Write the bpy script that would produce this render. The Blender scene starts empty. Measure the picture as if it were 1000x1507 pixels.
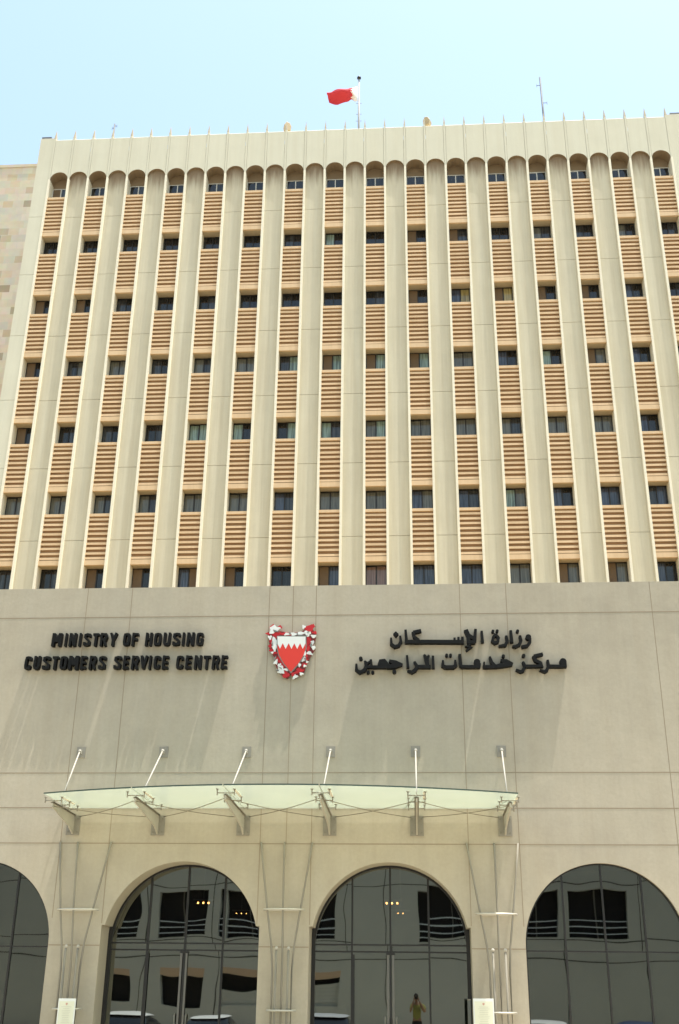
import bpy, bmesh, math, random
from mathutils import Vector, Matrix
random.seed(7)
R = math.radians
SC = bpy.context.scene
COL = SC.collection

# ------------------------------------------------------------------ camera, light
PITCH, YAW, ROLL = R(23.979), R(-4.0065), R(0.6938)
CAM = Vector((0.0, -24.0, 1.85))
fw = Vector((math.sin(YAW)*math.cos(PITCH), math.cos(YAW)*math.cos(PITCH), math.sin(PITCH)))
rt0 = Vector((math.cos(YAW), -math.sin(YAW), 0)); up0 = rt0.cross(fw)
rt = rt0*math.cos(ROLL) + up0*math.sin(ROLL); up = up0*math.cos(ROLL) - rt0*math.sin(ROLL)
cd = bpy.data.cameras.new('camera'); cam = bpy.data.objects.new('camera', cd); COL.objects.link(cam)
cam.matrix_world = Matrix(((rt.x, up.x, -fw.x, CAM.x), (rt.y, up.y, -fw.y, CAM.y), (rt.z, up.z, -fw.z, CAM.z), (0, 0, 0, 1)))
cd.sensor_fit = 'AUTO'; cd.sensor_width = 36; cd.lens = 1603.2/1507*36
cd.clip_start = 0.02; cd.clip_end = 3000
SC.camera = cam

SUN = Vector((0.205, -0.064, 1.0)).normalized()
EL = math.asin(SUN.z); AZ = math.atan2(SUN.x, SUN.y)
w = bpy.data.worlds.new('World'); SC.world = w; w.use_nodes = True
nt = w.node_tree; bg = nt.nodes['Background']
sky = nt.nodes.new('ShaderNodeTexSky'); sky.sky_type = 'NISHITA'; sky.sun_disc = False
sky.sun_elevation = EL; sky.sun_rotation = AZ; sky.air_density = 2.2; sky.dust_density = 2.4; sky.ozone_density = 1.0
nt.links.new(sky.outputs[0], bg.inputs[0]); bg.inputs[1].default_value = 0.134
sd = bpy.data.lights.new('sun', 'SUN'); sd.energy = 4.0; sd.angle = R(0.35); sd.color = (1, 0.965, 0.895)
so = bpy.data.objects.new('sun', sd); COL.objects.link(so); so.location = (20, -20, 80)
so.rotation_euler = SUN.to_track_quat('Z', 'Y').to_euler()
SC.view_settings.view_transform = 'Standard'; SC.view_settings.look = 'None'
SC.view_settings.exposure = 0.93; SC.view_settings.gamma = 1
SC.render.engine = 'CYCLES'
SC.cycles.max_bounces = 10; SC.cycles.diffuse_bounces = 5

# ------------------------------------------------------------------ materials
def mat(name, col, rough=0.7, var=0.0, scale=3.0, bump=0.0, streak=0.0, metal=0.0, spec=0.3, var2=None, bscale=None):
    m = bpy.data.materials.new(name); m.use_nodes = True
    n = m.node_tree.nodes; l = m.node_tree.links
    b = n['Principled BSDF']
    b.inputs['Base Color'].default_value = (*col, 1); b.inputs['Roughness'].default_value = rough
    b.inputs['Metallic'].default_value = metal; b.inputs['Specular IOR Level'].default_value = spec
    if var or streak or bump:
        tc = n.new('ShaderNodeTexCoord')
        geo = n.new('ShaderNodeNewGeometry')
        src = geo.outputs['Position']
    last = None
    def noise(sc, det, stretch=None, rough_=0.6):
        t = n.new('ShaderNodeTexNoise'); t.inputs['Scale'].default_value = sc; t.inputs['Detail'].default_value = det
        t.inputs['Roughness'].default_value = rough_
        if stretch:
            mp = n.new('ShaderNodeMapping'); mp.inputs['Scale'].default_value = stretch
            l.new(src, mp.inputs[0]); l.new(mp.outputs[0], t.inputs['Vector'])
        else: l.new(src, t.inputs['Vector'])
        return t.outputs['Fac']
    def modulate(prev, fac, amt, tint):
        mr = n.new('ShaderNodeMapRange'); mr.inputs[1].default_value = 0.35; mr.inputs[2].default_value = 0.68
        mr.inputs[3].default_value = 0; mr.inputs[4].default_value = amt; l.new(fac, mr.inputs[0])
        mx = n.new('ShaderNodeMix'); mx.data_type = 'RGBA'; l.new(mr.outputs[0], mx.inputs[0])
        if prev is None: mx.inputs[6].default_value = (*col, 1)
        else: l.new(prev, mx.inputs[6])
        mx.inputs[7].default_value = (*tint, 1)
        return mx.outputs[2]
    if var:
        t2 = var2 or tuple(c*0.62 for c in col)
        last = modulate(last, noise(scale*0.18, 5), var, t2)
        last = modulate(last, noise(scale, 6), var*0.7, tuple(min(1, c*1.25) for c in col))
        last = modulate(last, noise(scale*9, 3), var*0.45, tuple(c*0.7 for c in col))
    if streak:
        last = modulate(last, noise(1.0, 5, (3.2, 3.2, 0.16)), streak, tuple(c*f for c, f in zip(col, (0.74, 0.66, 0.55))))
        last = modulate(last, noise(1.0, 4, (11, 11, 0.35)), streak*0.6, tuple(min(1, c*1.2) for c in col))
    if last is not None: l.new(last, b.inputs['Base Color'])
    if bump:
        bp = n.new('ShaderNodeBump'); bp.inputs['Strength'].default_value = bump; bp.inputs['Distance'].default_value = 0.02
        l.new(noise(bscale or scale*6, 5), bp.inputs['Height']); l.new(bp.outputs[0], b.inputs['Normal'])
    return m

M = {}
M['render'] = mat('painted_render', (0.445, 0.395, 0.303), 0.85, 0.46, 1.5, 0.4, 0.18, bscale=2.2)
M['soffit'] = mat('reveal_render', (0.455, 0.402, 0.308), 0.85, 0.15, 1.6, 0.1)
M['sealant'] = mat('joint_sealant', (0.285, 0.23, 0.16), 0.9)
M['fin'] = mat('cream_precast', (0.84, 0.79, 0.64), 0.8, 0.18, 2.2, 0.06, 0.12)
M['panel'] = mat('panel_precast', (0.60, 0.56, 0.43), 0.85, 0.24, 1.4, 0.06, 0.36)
M['parapet'] = mat('parapet_precast', (0.655, 0.635, 0.51), 0.85, 0.16, 1.4, 0.05, 0.16)
def top_tint(m, z_top, reach, col, amt):
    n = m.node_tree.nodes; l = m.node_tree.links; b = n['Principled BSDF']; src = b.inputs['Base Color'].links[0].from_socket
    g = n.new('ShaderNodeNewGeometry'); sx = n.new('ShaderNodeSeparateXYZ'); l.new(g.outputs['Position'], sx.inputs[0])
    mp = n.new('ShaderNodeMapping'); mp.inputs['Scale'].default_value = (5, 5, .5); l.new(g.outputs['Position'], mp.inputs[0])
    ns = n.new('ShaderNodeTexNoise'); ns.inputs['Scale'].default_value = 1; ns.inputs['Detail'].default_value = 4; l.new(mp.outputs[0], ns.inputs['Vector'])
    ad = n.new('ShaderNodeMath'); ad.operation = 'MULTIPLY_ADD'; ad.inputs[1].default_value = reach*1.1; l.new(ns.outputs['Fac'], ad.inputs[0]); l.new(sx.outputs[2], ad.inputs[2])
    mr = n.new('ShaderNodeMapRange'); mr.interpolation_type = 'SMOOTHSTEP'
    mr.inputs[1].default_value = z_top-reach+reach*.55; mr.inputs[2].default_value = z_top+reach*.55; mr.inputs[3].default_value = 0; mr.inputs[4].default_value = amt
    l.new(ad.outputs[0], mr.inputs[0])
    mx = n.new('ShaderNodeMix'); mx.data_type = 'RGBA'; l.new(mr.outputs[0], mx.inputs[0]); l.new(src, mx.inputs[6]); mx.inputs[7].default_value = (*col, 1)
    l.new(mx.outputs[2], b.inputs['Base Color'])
top_tint(M['panel'], 41.0, 1.5, (0.16, 0.098, 0.05), 0.85)  # panel heads tinted brown, fading unevenly downwards
M['coping'] = mat('coping_paint', (0.78, 0.73, 0.6), 0.7, 0.1, 3)
M['louvre'] = mat('tan_louvre', (0.70, 0.515, 0.32), 0.7, 0.22, 2.0, 0.0, 0.25)
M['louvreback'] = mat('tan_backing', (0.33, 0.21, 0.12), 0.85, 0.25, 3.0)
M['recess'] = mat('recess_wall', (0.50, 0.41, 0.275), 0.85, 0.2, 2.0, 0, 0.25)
M['alu'] = mat('dark_aluminium', (0.018, 0.017, 0.016), 0.45, spec=0.4)
M['alu2'] = mat('grey_aluminium', (0.17, 0.165, 0.15), 0.4, metal=0.7)
M['whiteframe'] = mat('white_frame', (0.6, 0.6, 0.56), 0.5)
M['board'] = mat('brown_board', (0.17, 0.115, 0.068), 0.7, 0.3, 4)
M['black'] = mat('black_letter', (0.008, 0.008, 0.0075), 0.65, spec=0.15)
M['red'] = mat('red_enamel', (0.66, 0.045, 0.03), 0.4)
M['crimson'] = mat('crimson_enamel', (0.50, 0.02, 0.025), 0.45)
M['white'] = mat('white_enamel', (0.74, 0.75, 0.71), 0.45)
M['darkred'] = mat('dark_red_enamel', (0.20, 0.03, 0.03), 0.5)
M['greyline'] = mat('grey_enamel', (0.22, 0.23, 0.21), 0.5)
M['steel'] = mat('brushed_steel', (0.27, 0.245, 0.195), 0.7, 0.2, 8, metal=0.15, spec=.2)
M['arm'] = mat('pale_arm_steel', (0.46, 0.425, 0.35), 0.5, 0.25, 6, metal=0.2)
M['ring'] = mat('polished_ring', (0.52, 0.49, 0.42), 0.45, metal=0.4)
M['plate'] = mat('grey_plate', (0.30, 0.275, 0.225), 0.55, 0.3, 6, metal=0.2)
M['rod'] = mat('white_rod', (0.44, 0.41, 0.345), 0.65)
M['cable'] = mat('steel_cable', (0.20, 0.17, 0.12), 0.5, metal=0.3)
M['pole'] = mat('galvanised_pole', (0.34, 0.35, 0.355), 0.6)
M['arch_brown'] = mat('brown_arch', (0.26, 0.195, 0.125), 0.9, 0.25, 2.5)  # darker brown for arch undersides and the backs above the top windows
M['interior'] = mat('interior_plaster', (0.05, 0.048, 0.045), 0.8)
M['roof'] = mat('roof_screed', (0.36, 0.265, 0.14), 0.9, 0.3, 1.5)
M['paper'] = mat('notice_paper', (0.70, 0.70, 0.55), 0.6)
M['faintred'] = mat('faded_red_print', (0.55, 0.33, 0.25), 0.7)
M['ink'] = mat('notice_ink', (0.56, 0.55, 0.44), 0.7)
M['grey_concrete'] = mat('grey_street_wall', (0.40, 0.42, 0.40), 0.85, 0.15, 1.0, 0.02)
M['void'] = mat('dark_room', (0.004, 0.004, 0.005), 0.6)
M['rail'] = mat('pale_rail', (0.50, 0.56, 0.62), 0.5)
M['lintel'] = mat('tan_lintel', (0.45, 0.33, 0.23), 0.8, 0.2)
M['flagred'] = mat('flag_red', (0.56, 0.045, 0.06), 0.8)
M['flagwhite'] = mat('flag_white', (0.80, 0.80, 0.78), 0.7)
M['lampbody'] = mat('beige_casing', (0.50, 0.40, 0.24), 0.6)

def stone_mat():
    m = bpy.data.materials.new('stone_cladding'); m.use_nodes = True
    n = m.node_tree.nodes; l = m.node_tree.links; b = n['Principled BSDF']; b.inputs['Roughness'].default_value = 0.85
    geo = n.new('ShaderNodeNewGeometry'); sx = n.new('ShaderNodeSeparateXYZ'); cx = n.new('ShaderNodeCombineXYZ')
    l.new(geo.outputs['Position'], sx.inputs[0])
    ad = n.new('ShaderNodeMath'); ad.operation = 'ADD'; l.new(sx.outputs[0], ad.inputs[0]); l.new(sx.outputs[1], ad.inputs[1])
    l.new(ad.outputs[0], cx.inputs[0]); l.new(sx.outputs[2], cx.inputs[1])
    br = n.new('ShaderNodeTexBrick'); br.offset = 0.37; br.squash = 1.0
    br.inputs['Scale'].default_value = 1.0; br.inputs['Brick Width'].default_value = 0.62; br.inputs['Row Height'].default_value = 0.5
    br.inputs['Mortar Size'].default_value = 0.012; br.inputs['Bias'].default_value = 0.0
    br.inputs['Color1'].default_value = (0, 0, 0, 1); br.inputs['Color2'].default_value = (1, 1, 1, 1); br.inputs['Mortar'].default_value = (0.5, 0.5, 0.5, 1)
    l.new(cx.outputs[0], br.inputs['Vector'])
    rp = n.new('ShaderNodeValToRGB'); l.new(br.outputs['Color'], rp.inputs[0]); rp.color_ramp.interpolation = 'LINEAR'
    e = rp.color_ramp.elements
    e[0].position = 0; e[0].color = (0.34, 0.285, 0.20, 1); e[1].position = 1; e[1].color = (0.62, 0.57, 0.46, 1)
    for p, c in ((0.2, (0.58, 0.47, 0.33)), (0.45, (0.58, 0.53, 0.42)), (0.62, (0.52, 0.50, 0.41)), (0.8, (0.61, 0.52, 0.40))):
        q = e.new(p); q.color = (*c, 1)
    ns = n.new('ShaderNodeTexNoise'); ns.inputs['Scale'].default_value = 2.2; ns.inputs['Detail'].default_value = 6; l.new(geo.outputs['Position'], ns.inputs['Vector'])
    mx = n.new('ShaderNodeMix'); mx.data_type = 'RGBA'; mx.blend_type = 'SOFT_LIGHT'; mx.inputs[0].default_value = 0.35
    l.new(rp.outputs[0], mx.inputs[6]); l.new(ns.outputs['Color'], mx.inputs[7]); l.new(mx.outputs[2], b.inputs['Base Color'])
    return m
M['stone'] = stone_mat()

def ground_mat(name, c, tile, mort):
    m = bpy.data.materials.new(name); m.use_nodes = True
    n = m.node_tree.nodes; l = m.node_tree.links; b = n['Principled BSDF']; b.inputs['Roughness'].default_value = 0.85
    geo = n.new('ShaderNodeNewGeometry')
    br = n.new('ShaderNodeTexBrick'); br.inputs['Scale'].default_value = 1; br.inputs['Brick Width'].default_value = tile; br.inputs['Row Height'].default_value = tile
    br.inputs['Mortar Size'].default_value = 0.008
    br.inputs['Color1'].default_value = (*c, 1); br.inputs['Color2'].default_value = (*[x*0.9 for x in c], 1); br.inputs['Mortar'].default_value = (*mort, 1)
    l.new(geo.outputs['Position'], br.inputs['Vector'])
    ns = n.new('ShaderNodeTexNoise'); ns.inputs['Scale'].default_value = 0.5; ns.inputs['Detail'].default_value = 8; l.new(geo.outputs['Position'], ns.inputs['Vector'])
    mx = n.new('ShaderNodeMix'); mx.data_type = 'RGBA'; mx.blend_type = 'SOFT_LIGHT'; mx.inputs[0].default_value = 0.4
    l.new(br.outputs[0], mx.inputs[6]); l.new(ns.outputs['Color'], mx.inputs[7]); l.new(mx.outputs[2], b.inputs['Base Color'])
    return m
M['paving'] = ground_mat('pale_paving', (0.64, 0.555, 0.405), 0.4, (0.25, 0.22, 0.17))
M['asphalt'] = mat('asphalt', (0.15, 0.14, 0.12), 0.9, 0.3, 2.0, 0.2)
M['sand'] = mat('dusty_ground', (0.36, 0.31, 0.23), 0.95, 0.3, 0.3)
M['marking'] = mat('road_paint', (0.7, 0.7, 0.66), 0.8, 0.2, 6)

def glass_mat(name, gloss, trans, fac, wob=0.0, wscale=0.9):
    """tinted reflective glazing: part mirror, part dark see-through"""
    m = bpy.data.materials.new(name); m.use_nodes = True
    n = m.node_tree.nodes; l = m.node_tree.links; n.remove(n['Principled BSDF']); out = n['Material Output']
    g = n.new('ShaderNodeBsdfGlossy'); g.inputs['Color'].default_value = (*gloss, 1); g.inputs['Roughness'].default_value = 0.012
    t = n.new('ShaderNodeBsdfTransparent'); t.inputs['Color'].default_value = (*trans, 1)
    mx = n.new('ShaderNodeMixShader'); mx.inputs[0].default_value = fac
    l.new(t.outputs[0], mx.inputs[1]); l.new(g.outputs[0], mx.inputs[2]); l.new(mx.outputs[0], out.inputs[0])
    if wob:
        geo = n.new('ShaderNodeNewGeometry')
        ns = n.new('ShaderNodeTexNoise'); ns.inputs['Scale'].default_value = wscale; ns.inputs['Detail'].default_value = 1.0
        l.new(geo.outputs['Position'], ns.inputs['Vector'])
        bp = n.new('ShaderNodeBump'); bp.inputs['Strength'].default_value = 1.0; bp.inputs['Distance'].default_value = wob
        l.new(ns.outputs['Fac'], bp.inputs['Height']); l.new(bp.outputs[0], g.inputs['Normal'])
    return m
M['sideglass'] = glass_mat('dark_side_glass', (0.28, 0.295, 0.275), (0.2, 0.2, 0.19), 0.62, 0.0036, 0.8)
M['archglass'] = glass_mat('tinted_arch_glass', (0.345, 0.365, 0.34), (0.30, 0.30, 0.28), 0.62, 0.0042, 0.8)

def pane_mat(name, c, rough=0.08, spec=0.5, folds=0.0):
    m = mat(name, c, rough, spec=spec)
    n = m.node_tree.nodes; l = m.node_tree.links; b = n['Principled BSDF']
    if folds:
        geo = n.new('ShaderNodeNewGeometry'); mp = n.new('ShaderNodeMapping'); mp.inputs['Scale'].default_value = (14, 14, 0.8)
        ns = n.new('ShaderNodeTexNoise'); ns.inputs['Scale'].default_value = 1; ns.inputs['Detail'].default_value = 2
        l.new(geo.outputs['Position'], mp.inputs[0]); l.new(mp.outputs[0], ns.inputs['Vector'])
        rp = n.new('ShaderNodeValToRGB'); rp.color_ramp.elements[0].position = 0.35; rp.color_ramp.elements[1].position = 0.65
        rp.color_ramp.elements[0].color = (*[x*(1-folds) for x in c], 1); rp.color_ramp.elements[1].color = (*[min(1, x*(1+folds)) for x in c], 1)
        l.new(ns.outputs['Fac'], rp.inputs[0]); l.new(rp.outputs[0], b.inputs['Base Color'])
    return m
PANE = {'d': pane_mat('dark_pane', (0.012, 0.014, 0.016), folds=0.6), 'e': pane_mat('dim_pane', (0.035, 0.04, 0.045), folds=0.6),
        'g': pane_mat('blind_pane', (0.115, 0.12, 0.105), folds=0.25),
        'c': pane_mat('green_curtain_pane', (0.19, 0.265, 0.235), folds=0.5), 'b': M['board'],
        'y': pane_mat('yellow_curtain_pane', (0.30, 0.25, 0.11), folds=0.4), 'p': pane_mat('pink_curtain_pane', (0.19, 0.13, 0.115), folds=0.25),
        'u': pane_mat('blue_dark_pane', (0.05, 0.065, 0.10), folds=0.5)}

def canopy_glass():
    m = bpy.data.materials.new('frosted_canopy_glass'); m.use_nodes = True
    n = m.node_tree.nodes; l = m.node_tree.links; n.remove(n['Principled BSDF']); out = n['Material Output']
    tr = n.new('ShaderNodeBsdfTranslucent'); tr.inputs['Color'].default_value = (0.76, 0.79, 0.71, 1)
    df = n.new('ShaderNodeBsdfDiffuse'); df.inputs['Color'].default_value = (0.55, 0.58, 0.52, 1)
    gl = n.new('ShaderNodeBsdfGlossy'); gl.inputs['Roughness'].default_value = 0.05; gl.inputs['Color'].default_value = (0.9, 0.95, 0.9, 1)
    geo = n.new('ShaderNodeNewGeometry'); ns = n.new('ShaderNodeTexNoise'); ns.inputs['Scale'].default_value = 1.3; ns.inputs['Detail'].default_value = 5
    l.new(geo.outputs['Position'], ns.inputs['Vector'])
    mr = n.new('ShaderNodeMapRange'); mr.inputs[1].default_value = .3; mr.inputs[2].default_value = .7; mr.inputs[3].default_value = .16; mr.inputs[4].default_value = .26
    l.new(ns.outputs['Fac'], mr.inputs[0])
    a = n.new('ShaderNodeMixShader'); l.new(mr.outputs[0], a.inputs[0]); l.new(tr.outputs[0], a.inputs[1]); l.new(df.outputs[0], a.inputs[2])
    fr = n.new('ShaderNodeFresnel'); fr.inputs[0].default_value = 1.3
    b2 = n.new('ShaderNodeMixShader'); l.new(fr.outputs[0], b2.inputs[0]); l.new(a.outputs[0], b2.inputs[1]); l.new(gl.outputs[0], b2.inputs[2])
    tp = n.new('ShaderNodeBsdfTransparent'); tp.inputs['Color'].default_value = (0.93, 0.965, 0.86, 1)
    m3 = n.new('ShaderNodeMixShader'); m3.inputs[0].default_value = 0.44
    l.new(b2.outputs[0], m3.inputs[1]); l.new(tp.outputs[0], m3.inputs[2]); l.new(m3.outputs[0], out.inputs[0])
    return m
M['canopy'] = canopy_glass()
M['canopyedge'] = mat('glass_edge', (0.06, 0.085, 0.07), 0.25)
def emis(name, c, s):
    m = bpy.data.materials.new(name); m.use_nodes = True
    b = m.node_tree.nodes['Principled BSDF']; b.inputs['Emission Color'].default_value = (*c, 1); b.inputs['Emission Strength'].default_value = s
    return m
M['postpaint'] = mat('grey_post_paint', (.10, .105, .095), .4)
M['bulb'] = emis('warm_bulb', (1.0, 0.50, 0.14), 14)

# ------------------------------------------------------------------ mesh helpers
class MB:
    def __init__(s): s.bm = bmesh.new(); s.mats = []
    def mi(s, m):
        if m is None: return 0
        if m not in s.mats: s.mats.append(m)
        return s.mats.index(m)
    def face(s, pts, m=None):
        f = s.bm.faces.new([s.bm.verts.new(p) for p in pts]); f.material_index = s.mi(m); return f
    def box(s, x0, x1, y0, y1, z0, z1, m=None):
        v = [s.bm.verts.new((x, y, z)) for x in (x0, x1) for y in (y0, y1) for z in (z0, z1)]
        for q in ((0, 1, 3, 2), (4, 6, 7, 5), (0, 4, 5, 1), (2, 3, 7, 6), (0, 2, 6, 4), (1, 5, 7, 3)):
            s.bm.faces.new([v[i] for i in q]).material_index = s.mi(m)
        return s
    def prism(s, pts, y0, y1, m=None):
        """outline in (x,z) extruded between depths y0 (front) and y1"""
        a = [s.bm.verts.new((x, y0, z)) for x, z in pts]; b = [s.bm.verts.new((x, y1, z)) for x, z in pts]; k = len(pts); i_ = s.mi(m)
        s.bm.faces.new(a).material_index = i_; s.bm.faces.new(b[::-1]).material_index = i_
        for i in range(k):
            j = (i+1) % k; s.bm.faces.new([a[j], a[i], b[i], b[j]]).material_index = i_
        return s
    def slab(s, pts, z0, z1, m=None):
        a = [s.bm.verts.new((x, y, z0)) for x, y in pts]; b = [s.bm.verts.new((x, y, z1)) for x, y in pts]; k = len(pts); i_ = s.mi(m)
        s.bm.faces.new(a[::-1]).material_index = i_; s.bm.faces.new(b).material_index = i_
        for i in range(k):
            j = (i+1) % k; s.bm.faces.new([a[i], a[j], b[j], b[i]]).material_index = i_
        return s
    def tube(s, pts, r, seg=10, m=None, cap=True):
        pts = [Vector(p) for p in pts]; rs = r if isinstance(r, (list, tuple)) else [r]*len(pts); rings = []; i_ = s.mi(m)
        for i, p in enumerate(pts):
            d = (pts[min(i+1, len(pts)-1)] - pts[max(i-1, 0)]).normalized()
            a = d.cross(Vector((0, 0, 1)));
            if a.length < 1e-4: a = d.cross(Vector((1, 0, 0)))
            a.normalize(); b = d.cross(a)
            rings.append([s.bm.verts.new(p + a*rs[i]*math.cos(t) + b*rs[i]*math.sin(t)) for t in [2*math.pi*k/seg for k in range(seg)]])
        for u, v in zip(rings, rings[1:]):
            for k in range(seg):
                f = s.bm.faces.new([u[k], u[(k+1) % seg], v[(k+1) % seg], v[k]]); f.smooth = True; f.material_index = i_
        if cap:
            s.bm.faces.new(rings[0][::-1]).material_index = i_; s.bm.faces.new(rings[-1]).material_index = i_
        return s
    def ball(s, c, r, m=None, sc=(1, 1, 1), seg=12):
        res = bmesh.ops.create_uvsphere(s.bm, u_segments=seg, v_segments=max(6, seg//2+2), radius=r)
        for v in res['verts']: v.co = Vector((v.co.x*sc[0], v.co.y*sc[1], v.co.z*sc[2])) + Vector(c)
        for f in {f for v in res['verts'] for f in v.link_faces}: f.material_index = s.mi(m); f.smooth = True
        return s
    def mesh(s, name, m=None):
        bmesh.ops.recalc_face_normals(s.bm, faces=s.bm.faces)
        me = bpy.data.meshes.new(name); s.bm.to_mesh(me); s.bm.free()
        for k in ([m] if m else s.mats): me.materials.append(k)
        return me
    def build(s, name, m=None, parent=None, loc=None):
        return put(name, s.mesh(name, m), parent, loc)
def put(name, me, parent=None, loc=None):
    o = bpy.data.objects.new(name, me); COL.objects.link(o)
    if parent: o.parent = parent
    if loc: o.location = loc
    return o
def tag(o, label, cat, group=None):
    o['label'] = label; o['category'] = cat
    if group: o['group'] = group
    return o
def thing(name, label, cat, loc=(0, 0, 0), group=None):
    o = bpy.data.objects.new(name, None); COL.objects.link(o); o.location = loc; o.empty_display_size = .2
    return tag(o, label, cat, group)
def struct(o): o['kind'] = 'structure'; return o
def copy_tree(o, parent=None):
    c = o.copy(); COL.objects.link(c)
    if parent: c.parent = parent
    for ch in list(o.children): copy_tree(ch, c)
    return c
def bevel(o, wd=0.01, seg=2):
    b = o.modifiers.new('bevel', 'BEVEL'); b.width = wd; b.segments = seg; b.limit_method = 'ANGLE'; b.angle_limit = R(40)
    return o

# pixel of the 1000x1507 photograph -> point of the facade plane at depth Y (used for traced outlines, then given real thickness)
F = 1603.2
def at(x, y, Y):
    d = (x-500)*rt - (y-753.5)*up + F*fw
    t = (Y - CAM.y)/d.y
    return (CAM.x + d.x*t, CAM.z + d.z*t)

# ------------------------------------------------------------------ ground
struct(MB().slab([(-600, -600), (600, -600), (600, 900), (-600, 900)], -0.6, 0.0).build('ground', M['sand']))
struct(MB().slab([(-60, -8.2), (60, -8.2), (60, 0.3), (-60, 0.3)], 0.004, 0.15).build('forecourt_paving', M['paving']))
struct(MB().box(-60, 60, -22.6, -8.2, 0.004, 0.008).build('road', M['asphalt']))
struct(MB().box(-60, 60, -33.3, -22.6, 0.004, 0.15).build('pavement', M['paving']))
mk = MB()
for i in range(-14, 15): mk.box(i*2.7-1.55, i*2.7-1.45, -14.6, -9.4, 0.012, 0.016)
struct(mk.build('parking_bay_markings', M['marking']))

# ------------------------------------------------------------------ entrance building (front block with the arches)
ENT = thing('entrance_building', 'low beige rendered entrance block with tall glazed arches, in front of the ribbed tower', 'building')
TOP = 10.668; SPR = 2.82; RAD = 1.63; NOTCH = 3.17
ARCH = [(-13.69, 0), (-9.30, 0), (-4.91, 1), (-0.54, 1), (3.85, 0), (8.22, 0)]
XL, XR, NS = -30.0, 24.0, 40
def opening(cx, deep, g=0.0):
    """outline of an arch opening, from left foot over the crown to right foot"""
    pts = []
    r = RAD + g
    if deep:
        a0 = math.asin((NOTCH-SPR)/r)
        pts += [(cx-r-0.035, 0.15), (cx-r-0.035, NOTCH)]
    else:
        a0 = 0.0; pts += [(cx-r, 0.15)]
    for i in range(NS+1):
        a = math.pi - a0 - (math.pi-2*a0)*i/NS
        pts.append((cx+r*math.cos(a), SPR+r*math.sin(a)))
    pts += [(cx+r+0.035, NOTCH), (cx+r+0.035, 0.15)] if deep else [(cx+r, 0.15)]
    return pts
wl = MB(); x = XL
for cx, deep in ARCH:
    P = opening(cx, deep)
    wl.face([(x, 0, 0.15), (P[0][0], 0, 0.15), (P[0][0], 0, TOP), (x, 0, TOP)])
    for a, b in zip(P, P[1:]):
        if abs(a[0]-b[0]) > 1e-6: wl.face([(a[0], 0, a[1]), (b[0], 0, b[1]), (b[0], 0, TOP), (a[0], 0, TOP)])
    x = P[-1][0]
wl.face([(x, 0, 0.15), (XR, 0, 0.15), (XR, 0, TOP), (x, 0, TOP)])
wl.face([(XL, 0, TOP), (XR, 0, TOP), (XR, 0.35, TOP), (XL, 0.35, TOP)])
wl.face([(XL, 0.35, 9.75), (XL, 0.35, TOP), (XR, 0.35, TOP), (XR, 0.35, 9.75)])
for xe in (XL, XR): wl.face([(xe, 0, 0.15), (xe, 19.6, 0.15), (xe, 19.6, TOP), (xe, 0, TOP)])
wl.build('wall', M['render'], ENT)
rv = MB()
for cx, deep in ARCH:
    P = opening(cx, deep); D = 0.75 if deep else 0.14
    for a, b in zip(P, P[1:]): rv.face([(a[0], 0, a[1]), (b[0], 0, b[1]), (b[0], D, b[1]), (a[0], D, a[1])])
rv.build('arch_reveal', M['soffit'], ENT)
MB().box(XL, XR, 0.35, 19.6, 9.55, 9.75).build('roof', M['roof'], ENT)
# sealed joints between the render panels
jt = MB(); hw = 0.0095; yj = -0.003
def hj(x0, x1, z): jt.box(x0, x1, yj, 0.004, z-hw, z+hw)
def vj(x, z0, z1): jt.box(x-hw*.8, x+hw*.8, yj*0.7, 0.004, z0, z1)
zs = (9.936, 6.318, 5.565, 4.818)
for z in zs: hj(XL, XR, z)
for a, b in zip(ARCH, ARCH[1:]):
    hj(a[0]+RAD+(.04 if a[1] else 0.005), b[0]-RAD-(.04 if b[1] else 0.005), 2.77)
for xj, z0, z1 in ((-7.646, 3.3, TOP), (-6.577, 3.2, TOP), (-3.299, 3.2, TOP), (-2.74, 4.83, TOP), (-2.199, 3.2, TOP), (1.134, 3.2, TOP), (2.202, 3.2, TOP), (5.487, 4.0, TOP), (-12.0, 3.3, TOP), (-10.95, 4, TOP), (9.9, 3.3, TOP), (-16, .2, TOP), (-20.4, .2, TOP), (14.2, .2, TOP)):
    vj(xj, z0, z1)
jt.build('panel_joint', M['sealant'], ENT)
# dark hall behind the glass
ih = MB()
ih.box(-16, 11, 9.0, 9.2, 0.15, 6); ih.box(-16, 11, 0.9, 9.0, 5.2, 5.4); ih.box(-16.2, -16, 0.3, 9.2, .15, 6); ih.box(11, 11.2, 0.3, 9.2, .15, 6)
ih.box(-16, 11, 0.35, 9.0, 0.10, 0.155)
ih.build('entrance_hall', M['interior'], ENT)

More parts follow.
